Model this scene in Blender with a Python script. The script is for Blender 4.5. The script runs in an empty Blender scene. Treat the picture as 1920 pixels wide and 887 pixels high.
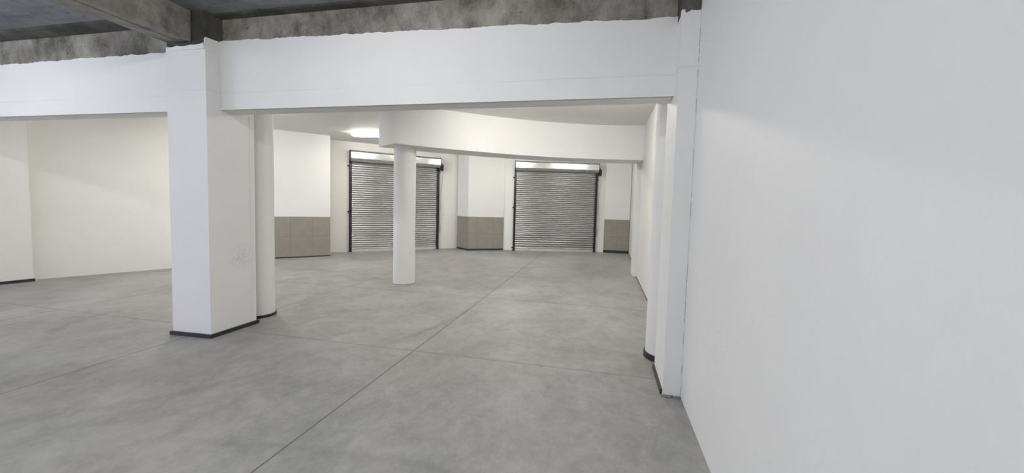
import bpy, bmesh, math, random
from mathutils import Vector, Matrix
random.seed(7)
C = bpy.context.scene.collection
sc = bpy.context.scene
PI = math.pi

# ------------------------------------------------------------------ camera
H = 1.6
FPX, PITCH, ROLL, YAW, PX, PY = 728.43, 0.0605, 0.0278, 0.2147, 972.63, 428.52
fwd = Vector((-math.sin(YAW)*math.cos(PITCH), math.cos(YAW)*math.cos(PITCH), -math.sin(PITCH)))
rt0 = Vector((math.cos(YAW), math.sin(YAW), 0)); up0 = rt0.cross(fwd)
rt = math.cos(ROLL)*rt0 + math.sin(ROLL)*up0
up = -math.sin(ROLL)*rt0 + math.cos(ROLL)*up0
cd = bpy.data.cameras.new('camera'); cam = bpy.data.objects.new('camera', cd); C.objects.link(cam)
cam.matrix_world = Matrix(((rt.x, up.x, -fwd.x, 0), (rt.y, up.y, -fwd.y, 0), (rt.z, up.z, -fwd.z, H), (0, 0, 0, 1)))
cd.sensor_width = 36; cd.lens = 36*FPX/1920
cd.shift_x = -(PX-960)/1920; cd.shift_y = (PY-443.5)/1920
cd.clip_start = 0.02
sc.camera = cam

# ------------------------------------------------------------------ light, exposure
SKY = 1.75             # daylight through the open front and left of the garage
LAMP_FRONT = 62
LAMP_BACK = 120
w = bpy.data.worlds.new('sky'); sc.world = w; w.use_nodes = True
bg = w.node_tree.nodes['Background']; bg.inputs[0].default_value = (0.85, 0.905, 1.08, 1); bg.inputs[1].default_value = SKY
sc.view_settings.view_transform = 'Standard'; sc.view_settings.look = 'None'
sc.view_settings.gamma = 1; sc.view_settings.use_curve_mapping = False
sc.view_settings.exposure = 0.30

# ------------------------------------------------------------------ materials
class NT:
    def __init__(s, name):
        s.m = bpy.data.materials.new(name); s.m.use_nodes = True
        s.t = s.m.node_tree; s.b = s.t.nodes['Principled BSDF']
    def n(s, typ, **k):
        x = s.t.nodes.new(typ)
        for a, v in k.items(): setattr(x, a, v)
        return x
    def l(s, a, b): s.t.links.new(a, b)
    def val(s, sock, v):
        if isinstance(v, (int, float)): sock.default_value = v
        else: s.l(v, sock)
    def math(s, op, a, b=0.0, c=None, clamp=False):
        x = s.n('ShaderNodeMath', operation=op); x.use_clamp = clamp
        s.val(x.inputs[0], a); s.val(x.inputs[1], b)
        if c is not None: s.val(x.inputs[2], c)
        return x.outputs[0]
    def pos(s):
        g = s.n('ShaderNodeNewGeometry'); return g.outputs['Position']
    def sep(s, v):
        x = s.n('ShaderNodeSeparateXYZ'); s.l(v, x.inputs[0]); return x.outputs
    def noise(s, vec, scale, detail=4, rough=.6, stretch=None, rotz=0, dist=0):
        if stretch or rotz:
            mp = s.n('ShaderNodeMapping'); s.l(vec, mp.inputs[0]); mp.inputs['Scale'].default_value = stretch or (1, 1, 1)
            mp.inputs['Rotation'].default_value = (0, 0, rotz); vec = mp.outputs[0]
        x = s.n('ShaderNodeTexNoise'); s.l(vec, x.inputs['Vector'])
        x.inputs['Scale'].default_value = scale; x.inputs['Detail'].default_value = detail; x.inputs['Roughness'].default_value = rough
        x.inputs['Distortion'].default_value = dist
        return x.outputs['Fac']
    def ramp(s, f, stops):
        x = s.n('ShaderNodeValToRGB'); s.l(f, x.inputs[0]); e = x.color_ramp.elements
        while len(e) < len(stops): e.new(0.5)
        for i, (p, c) in enumerate(stops):
            e[i].position = p; e[i].color = tuple(c)+(1,) if not isinstance(c, (int, float)) else (c, c, c, 1)
        return x.outputs[0]
    def mix(s, f, a, b, mode='MIX'):
        x = s.n('ShaderNodeMix', data_type='RGBA', blend_type=mode)
        s.val(x.inputs[0], f)
        for i, v in ((6, a), (7, b)):
            if isinstance(v, tuple): x.inputs[i].default_value = v+(1,) if len(v) == 3 else v
            else: s.l(v, x.inputs[i])
        return x.outputs[2]
    def bump(s, h, strength, dist=.01):
        x = s.n('ShaderNodeBump'); x.inputs['Strength'].default_value = strength; x.inputs['Distance'].default_value = dist
        s.l(h, x.inputs['Height']); s.l(x.outputs[0], s.b.inputs['Normal'])

def line(t, coord, at, half, soft=.5):
    """1 on a thin line coord == at"""
    d = t.math('ABSOLUTE', t.math('SUBTRACT', coord, at))
    x = t.n('ShaderNodeMapRange'); x.clamp = True
    t.l(d, x.inputs[0]); x.inputs[1].default_value = half*(1-soft); x.inputs[2].default_value = half; x.inputs[3].default_value = 1; x.inputs[4].default_value = 0
    return x.outputs[0]

def paint(name, col, seam=None, smudge=None):
    t = NT(name); p = t.pos()
    n1 = t.noise(p, 1.1, 3, .55); n2 = t.noise(p, 60, 3, .6); n3 = t.noise(p, 9, 4, .6, (1, 1, .35))
    c = t.ramp(n1, [(.3, tuple(x*.965 for x in col)), (.7, col)])
    c = t.mix(t.math('MULTIPLY', t.ramp(n3, [(.58, 0.), (.8, 1.)]), .10), c, (col[0]*.82, col[1]*.81, col[2]*.80))
    if seam is not None:
        z = t.sep(p)[2]
        wob = t.math('MULTIPLY_ADD', t.noise(p, 3, 3), .03, seam-.015)
        gap = t.ramp(t.noise(p, 1.3, 2), [(.40, .15), (.62, 1.)])
        f = t.math('MULTIPLY', t.math('MULTIPLY', line(t, z, wob, .006), gap), .20)
        c = t.mix(f, c, (.35, .33, .30))
    if smudge:
        cx, cy, cz, r = smudge
        d = t.n('ShaderNodeVectorMath', operation='DISTANCE'); t.l(p, d.inputs[0]); d.inputs[1].default_value = (cx, cy, cz)
        f = t.math('MULTIPLY', t.math('SUBTRACT', 1, t.math('DIVIDE', d.outputs['Value'], r), clamp=True), t.ramp(t.noise(p, 25, 4, .7), [(.4, 0.), (.62, .5)]))
        c = t.mix(f, c, (.45, .44, .43))
    t.l(c, t.b.inputs['Base Color']); t.b.inputs['Roughness'].default_value = .62
    t.b.inputs['Specular IOR Level'].default_value = .3
    h = t.math('ADD', n2, t.math('MULTIPLY', t.noise(p, 14, 2), 1.2))
    t.bump(h, .22, .006)
    return t.m

WHITE = (.800, .800, .795)
M = {}
M['white'] = paint('white_paint', WHITE)
M['white_seam'] = paint('white_paint_over_seam', WHITE, seam=2.765)
M['pillar'] = paint('pillar_paint', WHITE, seam=2.76, smudge=(-4.28, 3.86, .88, .22))
M['cream'] = paint('warm_white_paint', (.800, .794, .768))
M['ceil'] = paint('ceiling_paint', (.78, .775, .75))

def floor_mat():
    t = NT('power_floated_concrete'); p = t.pos(); s = t.sep(p)
    a = t.noise(p, .55, 5, .6, dist=.6)
    b = t.noise(p, 2.6, 7, .72, (1.1, .95, 1), .7, .35)
    c_ = t.noise(p, 9, 6, .75, (1.15, .9, 1), .35)
    f = t.math('ADD', t.math('MULTIPLY', a, .33), t.math('ADD', t.math('MULTIPLY', b, .35), t.math('ADD', t.math('MULTIPLY', c_, .20), t.math('MULTIPLY', t.noise(p, 34, 5, .75, (1.2, .8, 1), .4), .12))))
    col = t.ramp(f, [(.38, (.200, .201, .197)), (.47, (.282, .283, .278)), (.53, (.335, .335, .328)), (.62, (.415, .413, .402))])
    # warmer dusty zones
    wz = t.ramp(t.noise(p, .7, 3, .5), [(.45, 0.), (.7, 1.)])
    col = t.mix(t.math('MULTIPLY', wz, .5), col, t.mix(1.0, col, (1.05, 1.0, .91), 'MULTIPLY'))
    # light specks and scratches
    sp = t.ramp(t.noise(p, 38, 5, .75), [(.66, 0.), (.80, 1.)])
    col = t.mix(t.math('MULTIPLY', sp, .25), col, (.52, .52, .51))
    sd = t.ramp(t.noise(p, 5.5, 6, .8, (1, 1, 1), 0, 1.0), [(.66, 0.), (.76, 1.)])
    col = t.mix(t.math('MULTIPLY', sd, .35), col, (.20, .20, .195))
    # tyre marks
    xy = t.n('ShaderNodeCombineXYZ'); t.l(s[0], xy.inputs[0]); t.l(s[1], xy.inputs[1])
    tn = t.ramp(t.noise(p, 9, 5, .75), [(.35, .2), (.6, 1.)])
    for (cx, cy, r, hw, x0, x1, y0, y1, k) in ((-5.97, 5.59, 4.03, .07, -2.6, -1.7, 3.6, 6.0, .55), (-5.5, 3.85, .95, .10, -7, -5.7, 2.9, 4.3, .45),
                                  (-5.36, 4.0, 2.6, .09, -4.6, -2.7, 1.4, 3.4, .35), (-1.0, -6.0, 8.1, .06, -3.2, .2, 1, 3, .30), (2.5, 9, 3.6, .08, -1.6, .5, 5.6, 9, .2)):
        d = t.n('ShaderNodeVectorMath', operation='DISTANCE'); t.l(xy.outputs[0], d.inputs[0]); d.inputs[1].default_value = (cx, cy, 0)
        m = line(t, d.outputs['Value'], r, hw, .9)
        for sock, lo, hi in ((s[0], x0, x1), (s[1], y0, y1)):
            m = t.math('MULTIPLY', m, line(t, sock, (lo+hi)/2, (hi-lo)/2, .5))
        col = t.mix(t.math('MULTIPLY', t.math('MULTIPLY', m, tn), k), col, (.16, .16, .155))
    # saw-cut joints
    j = None
    for sock, at, hw in ((s[0], -1.945, .0068), (s[0], -4.58, .006), (s[0], -7.21, .006), (s[1], 3.77, .0065), (s[1], 6.30, .008), (s[1], 8.85, .006), (s[1], 1.24, .005), (s[1], -1.3, .005)):
        m = line(t, sock, at, hw, .3); 
        if at in (3.77, 6.30, 8.85): m = t.math('MULTIPLY', m, .65 if at < 8 else .3)
        j = m if j is None else t.math('MAXIMUM', j, m)
    col = t.mix(t.math('MULTIPLY', j, .92), col, (.09, .088, .083))
    halo = t.math('MAXIMUM', t.math('MAXIMUM', line(t, s[1], 3.77, .035, 1), line(t, s[0], -1.945, .035, 1)), line(t, s[1], 6.30, .05, 1))
    col = t.mix(t.math('MULTIPLY', halo, .16), col, (.18, .178, .17))
    t.l(col, t.b.inputs['Base Color'])
    t.l(t.ramp(f, [(.35, .42), (.65, .60)]), t.b.inputs['Roughness'])
    t.b.inputs['Specular IOR Level'].default_value = .32
    h = t.math('SUBTRACT', t.math('ADD', t.math('MULTIPLY', c_, .5), t.math('MULTIPLY', t.noise(p, 50, 4), .3)), t.math('MULTIPLY', j, 1.5))
    t.bump(h, .15, .006)
    return t.m
M['floor'] = floor_mat()

def raw(name, dark, mid, light, stretch=(1, 1, .5), bluish=0.0):
    t = NT(name); p = t.pos()
    a = t.noise(p, 1.4, 5, .62, stretch, 0, .4); b = t.noise(p, 6, 6, .7, (1.1, 1.1, .75)); g = t.noise(p, 45, 4, .7)
    f = t.math('ADD', t.math('MULTIPLY', a, .55), t.math('ADD', t.math('MULTIPLY', b, .33), t.math('MULTIPLY', g, .12)))
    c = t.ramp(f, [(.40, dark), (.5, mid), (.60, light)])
    rs = t.ramp(t.noise(p, 1.1, 4, .6), [(.52, 0.), (.72, 1.)])
    c = t.mix(t.math('MULTIPLY', rs, .35), c, (mid[0]*1.1, mid[1]*.92, mid[2]*.78))
    hl = t.ramp(t.noise(p, 16, 2, .4), [(.24, 1.), (.29, 0.)])
    c = t.mix(t.math('MULTIPLY', hl, .6), c, (.05, .05, .045))
    t.l(c, t.b.inputs['Base Color']); t.b.inputs['Roughness'].default_value = .85
    t.bump(t.math('ADD', b, t.math('MULTIPLY', g, .5)), .5, .012)
    return t.m
M['raw'] = raw('raw_concrete', (.10, .096, .084), (.245, .236, .212), (.38, .370, .336), (1, 1, .8))
M['raw_dark'] = raw('dark_concrete', (.045, .044, .042), (.085, .083, .078), (.14, .136, .127))  # darker concrete tone for the slab strips and both heads
M['raw_slab'] = raw('board_marked_slab', (.15, .153, .16), (.225, .23, .24), (.30, .305, .315), (.4, 2.5, 1))

def tile_mat():
    t = NT('taupe_tiles'); tc = t.n('ShaderNodeTexCoord'); u = t.sep(tc.outputs['UV']); p = t.pos()
    c = t.ramp(t.noise(p, 6, 4), [(.35, (.268, .252, .226)), (.65, (.300, .283, .255))])
    j = None
    for a in (0.36, 0.90, 1.44):
        m = line(t, u[0], a, .007, .4); j = m if j is None else t.math('MAXIMUM', j, m)
    j = t.math('MAXIMUM', j, line(t, u[1], .585, .006, .4))
    c = t.mix(t.math('MULTIPLY', j, .55), c, (.14, .13, .115))
    t.l(c, t.b.inputs['Base Color']); t.b.inputs['Roughness'].default_value = .45
    return t.m
M['tile'] = tile_mat()

def simple(name, col, rough=.5, metal=0.0, spec=.5):
    t = NT(name); p = t.pos()
    c = t.ramp(t.noise(p, 12, 3), [(.35, tuple(x*.88 for x in col)), (.65, col)])
    t.l(c, t.b.inputs['Base Color']); t.b.inputs['Roughness'].default_value = rough; t.b.inputs['Metallic'].default_value = metal
    t.b.inputs['Specular IOR Level'].default_value = spec
    return t.m
M['skirt'] = simple('black_skirting', (.022, .024, .028), .45)
M['black'] = simple('black_steel', (.014, .014, .015), .4)
M['mortar'] = raw('crumbled_mortar', (.13, .115, .10), (.26, .235, .21), (.38, .34, .31))
M['batten'] = simple('lamp_body', (.75, .75, .74), .4)

def galv(name, base, r0, r1, bmp=.04, var=.86):
    t = NT(name); p = t.pos()
    n = t.noise(p, 5, 5, .65, (1, 1, 3)); v = t.n('ShaderNodeTexVoronoi'); t.l(p, v.inputs['Vector']); v.inputs['Scale'].default_value = 45
    c = t.ramp(n, [(.35, tuple(x*var for x in base)), (.65, base)])
    c = t.mix(.02, c, v.outputs['Color'], 'OVERLAY')
    t.l(c, t.b.inputs['Base Color']); t.b.inputs['Metallic'].default_value = .95
    t.l(t.ramp(n, [(.3, r0), (.7, r1)]), t.b.inputs['Roughness'])
    if bmp: t.bump(t.noise(p, 1.6, 2, .4, (1, 1, 2)), bmp, .02)
    return t.m
M['galv'] = galv('galvanised_slats', (.57, .575, .585), .28, .36, 0)
M['galv_hood'] = galv('galvanised_sheet', (.62, .64, .64), .25, .28, 0, .95)
M['galv_pale'] = galv('pale_steel', (.85, .86, .86), .4, .5)

def emit(name, col, s):
    t = NT(name); t.b.inputs['Base Color'].default_value = (.9, .9, .9, 1)
    t.b.inputs['Emission Color'].default_value = col+(1,); t.b.inputs['Emission Strength'].default_value = s
    return t.m
M['lamp_fill'] = emit('lamp_diffuser_cool', (.985, .98, .965), LAMP_FRONT*1.5)  # for the unseen front lamp added to brighten the right wall
M['lamp_front'] = emit('lamp_diffuser_cool', (.985, .98, .965), LAMP_FRONT)
for k_, f_ in (('a', .46), ('b', .36), ('c', .86), ('d', .56), ('e', .18), ('f', .30), ('g', .26)):  # c to g feed unseen lamps added to fill the back room
    M['lamp_back_'+k_] = emit('lamp_diffuser_neutral', (1.0, .965, .89), LAMP_BACK*f_)

# ------------------------------------------------------------------ helpers
def tag(o, label=None, cat=None, group=None, kind=None):
    if label: o['label'] = label
    if cat: o['category'] = cat
    if group: o['group'] = group
    if kind: o['kind'] = kind
    return o
def obj(name, bm, m, parent=None, smooth=False):
    me = bpy.data.meshes.new(name); bmesh.ops.recalc_face_normals(bm, faces=bm.faces[:]); bm.to_mesh(me); bm.free()
    me.materials.append(M[m])
    o = bpy.data.objects.new(name, me); C.objects.link(o)
    if parent: o.parent = parent
    if smooth:
        for f in me.polygons: f.use_smooth = True
        try: me.set_sharp_from_angle(angle=math.radians(40))
        except Exception: pass
    return o
def struct(name, bm, m):
    o = obj(name, bm, m); o['kind'] = 'structure'; return o
def empty(name, loc, rz=0, label=None, cat=None, group=None):
    o = bpy.data.objects.new(name, None); C.objects.link(o); o.location = loc; o.rotation_euler = (0, 0, rz)
    return tag(o, label, cat, group)
def prism(pts, z0, z1, bm=None):
    """vertical prism on a footprint; z1 may be a list of heights per corner"""
    bm = bm or bmesh.new(); n = len(pts)
    zs = z1 if isinstance(z1, (list, tuple)) else [z1]*n
    lo = [bm.verts.new((x, y, z0)) for x, y in pts]; hi = [bm.verts.new((x, y, z)) for (x, y), z in zip(pts, zs)]
    for i in range(n):
        j = (i+1) % n; bm.faces.new((lo[i], lo[j], hi[j], hi[i]))
    bm.faces.new(lo[::-1]); bm.faces.new(hi)
    return bm
def box(x0, x1, y0, y1, z0, z1, bm=None):
    return prism([(x0, y0), (x1, y0), (x1, y1), (x0, y1)], z0, z1, bm)
def bev(bm, w, seg=2):
    es = [e for e in bm.edges if len(e.link_faces) == 2 and e.calc_face_angle(0) > .5]
    bmesh.ops.bevel(bm, geom=es, offset=w, segments=seg, affect='EDGES', profile=.6); return bm
def lathe(prof, seg=64, bm=None, c=(0, 0)):
    """closed solid of revolution, prof = [(r,z)...]"""
    bm = bm or bmesh.new(); rings = []
    for r, z in prof:
        rings.append([bm.verts.new((c[0]+r*math.cos(2*PI*i/seg), c[1]+r*math.sin(2*PI*i/seg), z)) for i in range(seg)])
    for a, b in zip(rings, rings[1:]):
        for i in range(seg):
            j = (i+1) % seg; bm.faces.new((a[i], a[j], b[j], b[i]))
    bm.faces.new(rings[0][::-1]); bm.faces.new(rings[-1]); return bm
def extr(prof, x0, x1, bm=None):
    """prism along local x of a (y,z) outline"""
    bm = bm or bmesh.new()
    a = [bm.verts.new((x0, y, z)) for y, z in prof]; b = [bm.verts.new((x1, y, z)) for y, z in prof]; n = len(prof)
    for i in range(n):
        j = (i+1) % n; bm.faces.new((a[i], a[j], b[j], b[i]))
    bm.faces.new(a[::-1]); bm.faces.new(b); return bm
def tube(pts, r, seg=8, bm=None):
    bm = bm or bmesh.new(); pts = [Vector(p) for p in pts]; rings = []
    for i, p in enumerate(pts):
        d = (pts[min(i+1, len(pts)-1)]-pts[max(i-1, 0)]).normalized()
        a = d.cross(Vector((0, 1, 0)) if abs(d.y) < .9 else Vector((1, 0, 0))).normalized(); b = d.cross(a)
        rings.append([bm.verts.new(p+r*(math.cos(2*PI*k/seg)*a+math.sin(2*PI*k/seg)*b)) for k in range(seg)])
    for a, b in zip(rings, rings[1:]):
        for k in range(seg):
            j = (k+1) % seg; bm.faces.new((a[k], a[j], b[j], b[k]))
    bm.faces.new(rings[0][::-1]); bm.faces.new(rings[-1]); return bm
def strip_wall(pts, thick, z0, z1, bm=None):
    """wall along a polyline, thickness to the outer side (left of travel)"""
    out = []; n = len(pts)
    for i, p in enumerate(pts):
        p = Vector(p); ns = []
        if i: d = (p-Vector(pts[i-1])).normalized(); ns.append(Vector((-d.y, d.x)))
        if i < n-1: d = (Vector(pts[i+1])-p).normalized(); ns.append(Vector((-d.y, d.x)))
        m = sum(ns, Vector((0, 0)))/len(ns); m = m/max(.3, m.length_squared)
        out.append(p+m*thick)
    bm = bm or bmesh.new()
    for i in range(n-1):
        prism([tuple(pts[i]), tuple(pts[i+1]), tuple(out[i+1]), tuple(out[i])], z0, z1, bm)
    bmesh.ops.remove_doubles(bm, verts=bm.verts[:], dist=1e-5)
    return bm
def ragged(x0, x1, y0, y1, z0, zfun, step=.03, amp=.007):
    """slab standing on z0 whose top edge is torn"""
    bm = bmesh.new(); n = max(2, int(abs(x1-x0)/step)); cols = []; v = 0
    for i in range(n+1):
        x = x0+(x1-x0)*i/n; v = v*.6+random.uniform(-amp, amp); z = zfun(x)+v
        cols.append([bm.verts.new(q) for q in ((x, y0, z0), (x, y0, z), (x, y1, z), (x, y1, z0))])
    for a, b in zip(cols, cols[1:]):
        for k in range(4):
            j = (k+1) % 4; bm.faces.new((a[k], a[j], b[j], b[k]))
    bm.faces.new(cols[0]); bm.faces.new(cols[-1][::-1]); return bm

ZC = 3.39      # back-room ceiling
ZS = 3.60      # raw slab over the front bay
# ------------------------------------------------------------------ the setting
LEFT = [(-11.0, 1.9), (-10.95, 2.6), (-10.09, 4.92), (-9.26, 6.60), (-8.80, 7.75), (-8.75, 9.45), (-8.06, 10.27)]
BACK1 = [(-8.06, 10.27), (-5.10, 13.056)]
BACK2 = [(-5.10, 13.056), (-4.2, 12.97), (-3.40, 13.19), (-.31, 14.067), (.02, 14.13), (.92, 14.17)]
fl = bmesh.new()
prism([(1.0, -4), (1.0, 14.5), (-6, 14.5), (-9.2, 10.6), (-11.3, 3), (-11.3, -4)][::-1], -.15, 0, fl)
struct('floor', fl, 'floor')
struct('wall_left', strip_wall(LEFT, .2, 0, ZS+.2), 'cream')
struct('wall_front', box(-5.5, .95, -4.2, -4.002, 0, ZS+.2), 'white')
struct('wall_back_left', strip_wall(BACK1, .2, 0, ZS), 'cream')
struct('wall_back_right', strip_wall(BACK2, .2, 0, ZS), 'white')
struct('wall_right', box(.70, .95, -4, 3.452, 0, ZS+.2), 'white')
struct('wall_right_back', prism([(.80, 3.455), (1.05, 3.455), (1.05, 14.3), (.90, 14.3), (.885, 9.9), (.80, 9.65)], 0, ZS), 'white')
struct('ceiling', prism([(.95, 3.885), (.95, 14.4), (-6, 14.4), (-9.2, 10.8), (-11.3, 3.885)][::-1], ZC, ZC+.2), 'ceil')
struct('ceiling_front', prism([(.95, -4), (.95, 3.9), (-11.3, 3.9), (-11.3, -4)][::-1], ZS, ZS+.2), 'raw_slab')
# strip in a darker concrete tone where the slab meets the header
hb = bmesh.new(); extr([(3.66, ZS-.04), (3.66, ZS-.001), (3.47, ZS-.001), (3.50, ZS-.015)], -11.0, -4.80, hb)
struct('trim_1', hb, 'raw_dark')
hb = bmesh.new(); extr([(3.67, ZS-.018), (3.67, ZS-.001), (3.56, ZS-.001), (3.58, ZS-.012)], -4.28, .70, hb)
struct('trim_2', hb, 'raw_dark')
# thin dark line along the foot of the side wall
struct('baseboard_right_back', prism([(.79, 4.62), (.80, 4.62), (.80, 9.38), (.79, 9.38)], 0, .012), 'skirt')
struct('baseboard_back', prism([(.878, 10.0), (.888, 10.0), (.903, 14.0), (.893, 14.0)], 0, .02), 'skirt')
# caulk crack where the blank wall butts the pilaster
cr = bmesh.new(); z = 0.02; v = 0
while z < 3.2:
    h = random.uniform(.03, .16)
    if random.random() < .45: box(.6978, .7005, 3.4465, 3.4492, z, z+h, cr)
    z += h+random.uniform(.0, .03)
struct('trim_3', cr, 'mortar')

# ------------------------------------------------------------------ square pillar
def skirt_ring(pts, hgt, thick, bm=None):
    """skirting board round a closed counter-clockwise footprint"""
    bm = bm or bmesh.new(); n = len(pts); out = []
    for i in range(n):
        a, b, c = Vector(pts[i-1]), Vector(pts[i]), Vector(pts[(i+1) % n])
        d1 = (b-a).normalized(); d2 = (c-b).normalized(); m = (Vector((d1.y, -d1.x))+Vector((d2.y, -d2.x)))/2
        out.append(b+m/m.length_squared*thick)
    for i in range(n):
        j = (i+1) % n; prism([tuple(pts[i]), tuple(out[i]), tuple(out[j]), tuple(pts[j])], 0, hgt, bm)
    return bm
sp = empty('square_pillar', (0, 0, 0), 0, 'thick square white pillar with smudged side and black skirting, under the near beam', 'pillar')
P = [(-4.80, 3.455), (-4.285, 3.475), (-4.28, 4.06), (-4.795, 4.06)]
obj('shaft', bev(prism(P, 0, [3.215, 3.245, 3.22, 3.22]), .008), 'pillar', sp, True)
obj('skirting', skirt_ring(P, .042, .022), 'skirt', sp)
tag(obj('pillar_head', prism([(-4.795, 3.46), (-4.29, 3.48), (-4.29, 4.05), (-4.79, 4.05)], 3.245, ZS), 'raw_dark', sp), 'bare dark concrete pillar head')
obj('joint_bead', prism([(-4.281, 3.985), (-4.271, 3.99), (-4.271, 4.0), (-4.281, 4.005)], .045, 2.58), 'cream', sp)
obj('plaster_lip', prism([(-4.298, 3.472), (-4.2805, 3.472), (-4.2795, 3.654), (-4.298, 3.654)], 3.18, [3.30, 3.318, 3.328, 3.328]), 'pillar', sp)
obj('plaster_lip', ragged(-4.80, -4.285, 3.456, 3.49, 3.19, lambda x: 3.225+(x+4.8)*.045, .03, .006), 'white', sp)

# ------------------------------------------------------------------ round columns
def column(c, r, top, label, skirt, seg=72):
    e = empty('round_column', (c[0], c[1], 0), 0, label, 'column', 'round white columns')
    obj('shaft', lathe([(r*1.006, 0), (r, .05), (r, 1.2), (r*.997, 2.0), (r, top)], seg), 'white', e, True)
    if skirt:
        bm = bmesh.new(); ro = r+.018; n = seg
        rings = [[bm.verts.new((q*math.cos(2*PI*i/n), q*math.sin(2*PI*i/n), z)) for i in range(n)] for q, z in ((r, 0), (ro, 0), (ro, skirt), (r, skirt))]
        for k in range(4):
            a, b = rings[k], rings[(k+1) % 4]
            for i in range(n): bm.faces.new((a[i], a[(i+1) % n], b[(i+1) % n], b[i]))
        obj('skirting', bm, 'skirt', e, True)
    else:
        obj('grout_line', lathe([(r+.008, 0), (r+.006, .006)], seg), 'mortar', e)
    return e
column((-4.575, 4.36), .205, ZC, 'round white column close behind the thick square pillar, black ring at its foot', .035)
column((-3.82, 6.97), .208, 2.649, 'round white column standing free under the curved beam, before the roller shutter', 0)
column((.715, 4.37), .215, ZC, 'round white column half sunk in the side wall behind the narrow pilaster', .06)

# ------------------------------------------------------------------ pilaster on the right
pl = empty('wall_pilaster', (0, 0, 0), 0, 'narrow square white pilaster beside the blank wall, crumbled mortar at its foot', 'pilaster')
PP = [(.552, 3.45), (.6985, 3.45), (.6985, 3.455), (.795, 3.455), (.795, 4.02), (.555, 4.02)]
obj('shaft', bev(prism(PP, 0, 3.19), .006), 'white_seam', pl, True)
obj('plaster_lip', ragged(.552, .698, 3.449, 3.49, 3.17, lambda x: 3.215-.03*max(0, math.sin((x-.55)*42))*(x > .58), .006, .006), 'white_seam', pl)
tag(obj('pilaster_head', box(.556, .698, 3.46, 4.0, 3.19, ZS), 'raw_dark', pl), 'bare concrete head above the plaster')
obj('skirting', prism([(.536, 3.47), (.552, 3.47), (.554, 4.03), (.538, 4.03)], 0, .045), 'skirt', pl)
mb = bmesh.new()
for i in range(34):
    x = random.uniform(.552, .69); y = 3.45-random.uniform(0, .028); r = random.uniform(.006, .016)
    bmesh.ops.create_icosphere(mb, subdivisions=1, radius=r, matrix=Matrix.Translation((x, y, r*.35)) @ Matrix.Rotation(random.random()*3, 4, 'Z') @ Matrix.Diagonal((1.4, .9, .6, 1)))
obj('mortar_rubble', mb, 'mortar', pl)

# ------------------------------------------------------------------ near beam in two bays, raw header above
def bay(x0, x1, zfun, label, mat):
    e = empty('plastered_beam', (0, 0, 0), 0, label, 'beam')
    core = box(x0, x1, 3.655, 3.88, 2.58, 3.235); obj('beam_core', core, 'white', e)
    f = ragged(x0, x1, 3.638, 3.665, 2.58, zfun, .028, .006); obj('plaster_face', f, mat, e)
    return e
bay(-4.281, .553, lambda x: 3.335-(x+4.28)*.0125-.0012*(x+4.28)**2, 'long white beam from the square pillar to the pilaster, faint crack along its face', 'white_seam')
bay(-10.14, -4.797, lambda x: 3.262+(x+4.8)*.004, 'white beam reaching from the square pillar towards the cream left wall', 'white_seam')
hd = empty('concrete_header', (0, 0, 0), 0, 'bare stained grey concrete strip running above both white near beams', 'beam')
b1 = box(-10.14, -4.80, 3.672, 3.88, 3.236, ZS-.002); obj('header_span', b1, 'raw', hd)
b2 = box(-4.281, .553, 3.672, 3.88, 3.236, ZS-.002); obj('header_span', b2, 'raw', hd)
cb = empty('concrete_beam', (0, 0, 0), 0, 'bare grey concrete ceiling beam meeting the head of the square pillar', 'beam')
obj('beam_shaft', box(-4.80, -4.455, -4, 3.46, 3.285, ZS-.002), 'raw', cb)
gr = bmesh.new(); extr([(0, 0), (.022, 0), (.030, .014), (.008, .014)], 0, 7.45, gr)
bmesh.ops.transform(gr, matrix=Matrix.Translation((-4.478, 3.455, 3.274)) @ Matrix.Rotation(-PI/2, 4, 'Z'), verts=gr.verts)
obj('formwork_ridge', gr, 'raw', cb)
gr = box(-4.63, -4.615, -4, 3.455, 3.279, 3.287); obj('formwork_ridge', gr, 'raw', cb)

# ------------------------------------------------------------------ curved beam
def crv(t):   # front edge, from column end to side wall (smooth curve through surveyed points)
    K = [(-3.74, 6.44), (-3.22, 6.98), (-2.68, 7.42), (-2.1, 7.86), (-1.43, 8.26), (-.7, 8.58), (0.05, 8.79), (.797, 8.90)]
    n = len(K)-1; s = t*n; i = min(int(s), n-1); f = s-i
    p = [Vector(K[max(0, min(n, i+k))]) for k in (-1, 0, 1, 2)]
    if i == 0: p[0] = 2*p[1]-p[2]
    if i == n-1: p[3] = 2*p[2]-p[1]
    return .5*((2*p[1])+(-p[0]+p[2])*f+(2*p[0]-5*p[1]+4*p[2]-p[3])*f*f+(-p[0]+3*p[1]-3*p[2]+p[3])*f**3)
bm = bmesh.new(); N = 64; prev = None
for i in range(N+1):
    a = crv(i/N); d = (crv(min(1, i/N+.004))-crv(max(0, i/N-.004))).normalized()
    if i == N: d = Vector((1, .0))
    nrm = Vector((-d.y, d.x)); b = a+nrm*.73
    if i == 0: b = Vector((-4.33, 6.87))
    b.x = min(b.x, .797)
    cur = [bm.verts.new((q[0], q[1], zz)) for q, zz in ((a, 2.65), (a, ZC), (b, ZC), (b, 2.65))]
    if prev:
        for k in range(4): bm.faces.new((prev[k], prev[(k+1) % 4], cur[(k+1) % 4], cur[k]))
    else: bm.faces.new(cur)
    prev = cur
bm.faces.new(prev[::-1])
tag(obj('curved_beam', bm, 'white', None, True), 'deep curved white ceiling beam resting on the free standing round column', 'beam')

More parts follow.
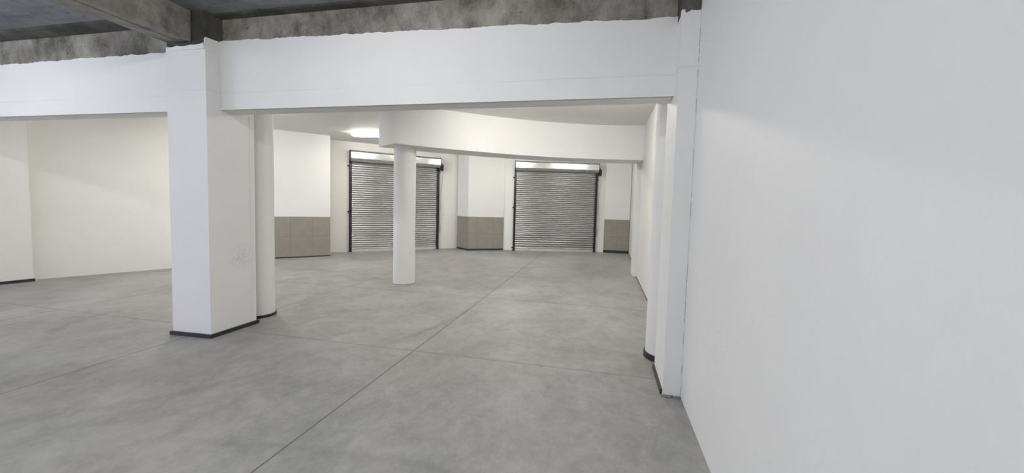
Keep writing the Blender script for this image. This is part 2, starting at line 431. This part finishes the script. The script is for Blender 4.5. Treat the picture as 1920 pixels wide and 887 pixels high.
# ------------------------------------------------------------------ wall piers
def uvbox_panel(A, B, z0, z1, out, name, parent, u0=0):
    """tile sheet standing proud of face A->B (A left as seen from the room)"""
    A, B = Vector(A), Vector(B); d = (B-A).normalized(); n = Vector((d.y, -d.x)); L = (B-A).length
    bm = bmesh.new(); uv = bm.loops.layers.uv.new('uv')
    prism([tuple(A), tuple(A+n*out), tuple(B+n*out), tuple(B)], z0, z1, bm)
    for f in bm.faces:
        for l in f.loops: l[uv].uv = (u0+(Vector(l.vert.co[:2])-A).dot(d), l.vert.co.z)
    return obj(name, bm, 'tile', parent)
def pier(pts, faces, tile_h, label, skirt_h, group='tiled piers along the shutter wall', u0s=(0, 0, 0), mat='white'):
    e = empty('wall_pier', (0, 0, 0), 0, label, 'pier', group)
    obj('shaft', prism(pts, 0, ZC), mat, e)
    for (A, B), u0 in zip(faces, u0s):
        t = uvbox_panel(A, B, skirt_h, tile_h, .012, 'tile_cladding', e, u0); t['label'] = 'taupe tiled lower part'
        A, B = Vector(A), Vector(B); d = (B-A).normalized(); n = Vector((d.y, -d.x))
        obj('skirting', prism([tuple(A), tuple(A+n*.018), tuple(B+n*.018), tuple(B)], 0, skirt_h), 'skirt', e)
    return e
pier([(-8.80, 8.28), (-7.57, 9.61), (-8.03, 10.22), (-8.74, 9.42)], [((-8.80, 8.28), (-7.57, 9.61))], 1.115,
     'wide white pier with taupe tiles, showing just past the column behind the square pillar', .03, u0s=(-.47,))
pier([(-5.06, 12.99), (-4.51, 12.53), (-3.42, 13.165), (-4.2, 12.96)], [((-5.06, 12.99), (-4.51, 12.53)), ((-4.51, 12.53), (-3.42, 13.165))], 1.155,
     'angled white pier with two taupe tiled faces, between the two roller shutters', .06, u0s=(-5, 0.03))
pier([(.02, 14.05), (.885, 14.07), (.90, 14.16), (.02, 14.14)], [((.02, 14.05), (.885, 14.07))], 1.18,
     'shallow white pier with taupe tiles, in the far corner beside the side wall', .095, u0s=(-.10,))
# plain piers
e = empty('wall_pier', (0, 0, 0), 0, 'plain white pier on the side wall, under the end of the curved beam', 'pier')
obj('shaft', prism([(.705, 9.40), (.83, 9.40), (.89, 10.0), (.705, 10.0)][::1], 0, 2.65), 'white', e)
e = empty('wall_pier', (0, 0, 0), 0, 'broad cream pier on the left wall, black skirting at its foot', 'pier')
LP = [(-10.50, 3.95), (-10.10, 3.75), (-9.93, 4.15)]
A = Vector((-10.22, 3.62)); B = Vector((-9.90, 4.86)); 
obj('shaft', prism([(-10.55, 3.62), tuple(A), tuple(B), (-10.10, 4.93)], 0, ZC), 'cream', e)
obj('skirting', prism([tuple(A+Vector((.018, -.005))), tuple(B+Vector((.02, .01))), tuple(B), tuple(A)], 0, .05), 'skirt', e)

# ------------------------------------------------------------------ roller shutters
def shutter(A, B, seam, label, big_from, lugs_l, lugs_r, seed):
    A, B = Vector(A), Vector(B); rz = math.atan2(B.y-A.y, B.x-A.x); W = (B-A).length
    rnd = random.Random(seed)
    e = empty('roller_shutter', (A.x, A.y, 0), rz, label, 'roller shutter', 'roller shutters in the far wall')
    # curtain of interlocking slats
    bm = bmesh.new(); prof = []; z = .075; top = 2.80
    while z < top:
        big = z < big_from
        p = .079 if big else .0675
        tilt = rnd.uniform(-.003, .003) if not big else (.016 if round(z/p) in (1, 3, 4, 6) else -.004)
        for k, (f, dep) in enumerate(((0, .030), (.01, .006), (.08, -.004), (.18, -.0115), (.31, -.0165), (.46, -.0185), (.61, -.0165), (.74, -.0105), (.83, -.002), (.86, .030))):
            prof.append((.010+dep*(1.25 if big else 1)+tilt*(f-.5), z+f*p))
        z += p
    NX = 6; cols = []
    for i in range(NX+1):
        x = .02+(W-.04)*i/NX
        cols.append([bm.verts.new((x, y+.0012*math.sin(x*1.3+seed), zz)) for y, zz in prof])
    for a, b in zip(cols, cols[1:]):
        for k in range(len(prof)-1): bm.faces.new((a[k], b[k], b[k+1], a[k+1]))
    back = [(0.02, z) for z in (.075, 2.85)]
    cu = obj('slat_curtain', bm, 'galv', e, False)
    for f in cu.data.polygons: f.use_smooth = True
    cu.data.set_sharp_from_angle(angle=math.radians(38))
    bb = box(.03, W-.03, -.016, .022, .004, .078); bev(bb, .004, 1); obj('bottom_bar', bb, 'galv_pale', e)
    for u in ((.58, .64), (1.24, 1.27)): obj('lock_lug', box(u[0], u[1], -.034, -.016, .002, .03), 'galv_pale', e)
    # guide rails
    for s, x, lugs in ((-1, 0, lugs_l), (1, W, lugs_r)):
        r = bmesh.new()
        xo, xi = (x-.038, x+.036) if s < 0 else (x-.036, x+.038)
        xw = xo if s < 0 else xi; d = .012 if s < 0 else -.012
        box(min(xw, xw+d), max(xw, xw+d), -.035, .045, 0, 2.86, r); box(xo, xi, -.040, -.030, 0, 2.86, r); box(xo, xi, .034, .045, 0, 2.86, r)
        ro = obj('guide_rail', r, 'black', e)
        for zz in lugs:
            lx = x+s*.055
            l = box(lx-.025, lx+.025, .0, .044, zz-.022, zz+.022); bev(l, .004, 1)
            lathe([(.011, -.02), (.011, .02)], 8, l, (0, 0)) if False else None
            obj('fixing_lug', l, 'black', ro)
        obj('foot_plate', box(x-.055, x+.055, -.05, .044, 0, .018), 'black', ro)
    # hood: half hexagon sheet in two lengths
    hp = [(.045, 3.115), (-.175, 3.115), (-.245, 3.060), (-.245, 2.875), (-.175, 2.785), (-.03, 2.785), (-.03, 2.80), (-.165, 2.80), (-.230, 2.882), (-.230, 3.052), (-.17, 3.10), (.045, 3.10)]
    obj('hood', extr(hp, seam, W+.02), 'galv_hood', e)
    hp2 = [(y-.004 if y < 0 else y, z+(.003 if z > 3 else -.002)) for y, z in hp]
    hp2[2] = (-.252, 3.058); hp2[3] = (-.246, 2.873)
    obj('hood', extr(hp2, -.012, seam+.02), 'galv_hood', e)
    for x in (-.024, W+.021):
        ep = [(.045, 3.125), (-.18, 3.125), (-.258, 3.066), (-.258, 2.868), (-.18, 2.772), (.045, 2.772)]
        obj('end_plate', extr(ep, x-.006, x+.010), 'black', e)
    # barrel seen in the mouth of the hood
    obj('barrel', extr([(-.06+.075*math.cos(a*PI/8), 2.93+.075*math.sin(a*PI/8)) for a in range(16)], .0, W), 'galv', e, True)
    # chain hoist
    ho = bmesh.new()
    def disc(x0, x1, y, z, r, n=20): extr([(y+r*math.cos(2*PI*k/n), z+r*math.sin(2*PI*k/n)) for k in range(n)], x0, x1, ho)
    disc(W+.03, W+.085, -.12, 2.85, .10); disc(W+.085, W+.13, -.12, 2.84, .06); disc(W+.055, W+.125, -.12, 2.76, .075)
    box(W-.02, W+.075, -.15, .044, 2.70, 2.775, ho)
    tag(obj('chain_hoist', ho, 'black', e, True), 'black chain hoist gear')
    ch = bmesh.new(); hook = Vector((W+.048, -.045, .97))
    for y0, x0 in ((-.165, W+.13), (-.07, W+.06)):
        pts = []
        for k in range(90):
            t = k/89; q = Vector((x0, y0, 2.77)).lerp(hook, t); q.y += .012*math.sin(t*PI); pts.append(q)
        tube(pts[:], .0075, 6, ch)
        for k in range(2, 88, 2): bmesh.ops.create_icosphere(ch, subdivisions=1, radius=.0095, matrix=Matrix.Translation(pts[k]))
    for dx in (0, .012, .022):
        tube([hook+Vector((dx*.4, 0, 0)), hook+Vector((dx, -.012, -.18)), hook+Vector((dx+.008, -.01, -.40)), hook+Vector((dx+.018, .0, -.2)), hook], .0055, 6, ch)
    tag(obj('pull_chain', ch, 'galv', e), 'steel pull chain looped to the rail')
    return e
shutter((-7.64, 10.60), (-5.61, 12.54-.03), 2.31, 'grey slatted roller shutter partly hidden by the free standing round column', 0, (2.66, 1.25), (2.66, .95), 3)
shutter((-3.05, 13.24), (-.30, 14.02), .66, 'grey slatted roller shutter in full view near the far corner, bright low slats', .50, (2.55, 1.51, .10), (2.55, 1.21), 11)

# ------------------------------------------------------------------ ceiling lamps
def lamp(x, y, z, rz, mat, label, group, L=1.25):
    e = empty('batten_lamp', (x, y, z), rz, label, 'ceiling lamp', group)
    b = box(-L/2, L/2, -.055, .055, -.03, 0); bev(b, .008); obj('lamp_body', b, 'batten', e)
    prof = [(-.058, -.026)]+[(.060*math.cos(a), -.035-.060*math.sin(a)) for a in [PI-PI*k/12 for k in range(13)]]+[(.058, -.026)]
    d = bmesh.new(); rings = []
    NS = 16
    for i in range(NS+1):
        t = -1+2*i/NS; u = t*L/2; s = min(1, math.sqrt(max(0, 1-max(0, (abs(t)-.92)/.08)**2))*.75+.25)
        rings.append([d.verts.new((u, y_*s, -.026+(z_+.026)*s)) for y_, z_ in prof])
    for a, b2 in zip(rings, rings[1:]):
        for k in range(len(prof)-1): d.faces.new((a[k], b2[k], b2[k+1], a[k+1]))
        d.faces.new((a[-1], b2[-1], b2[0], a[0]))
    d.faces.new(rings[0]); d.faces.new(rings[-1][::-1])
    obj('diffuser', d, mat, e, True)
    return e
lamp(-6.02, 9.40, ZC, .22, 'lamp_back_a', 'glowing batten lamp on the ceiling in front of the roller shutter behind the column', None, 1.3)
lamp(-1.70, 6.34, ZC, 0, 'lamp_back_b', 'glowing batten lamp on the back room ceiling, midway along the long white beam', None)
lamp(-7.0, 6.2, ZC, 0, 'lamp_back_c', 'unseen added fill lamp on the back room ceiling beside the cream left wall', None)  # hidden by the near beam, put in to light the left wall
lamp(-2.45, 11.0, ZC, 0, 'lamp_back_d', 'unseen added fill lamp on the ceiling before the fully visible roller shutter', None)  # unseen, added to even the back-room light and place the shutter highlight
lamp(-1.9, 1.3, ZS, 0, 'lamp_front', 'glowing batten lamp on the raw slab near the blank side wall', None)
lamp(-7.2, 1.3, ZS, 0, 'lamp_front', 'glowing batten lamp on the raw slab past the bare concrete beam', None)
lamp(-1.9, -1.7, ZS, 0, 'lamp_fill', 'unseen added fill lamp on the raw slab nearest the open garage front', None)  # unseen behind the camera, added to brighten the right wall
lamp(-4.8, 10.5, ZC, .3, 'lamp_back_e', 'unseen added fill lamp on the back room ceiling over the angled tiled pier', None)  # unseen extra, added for more even ambient light in the back room
lamp(-.25, 6.36, ZC, 0, 'lamp_back_f', 'unseen added fill lamp on the back room ceiling near the side wall, before the curved beam', None)  # unseen, added to light the right side of the curved beam
lamp(-.15, 11.3, ZC, 0, 'lamp_back_g', 'unseen added fill lamp on the back room ceiling in the far corner beside the side wall', None)  # unseen, added to even out the light towards the right corner
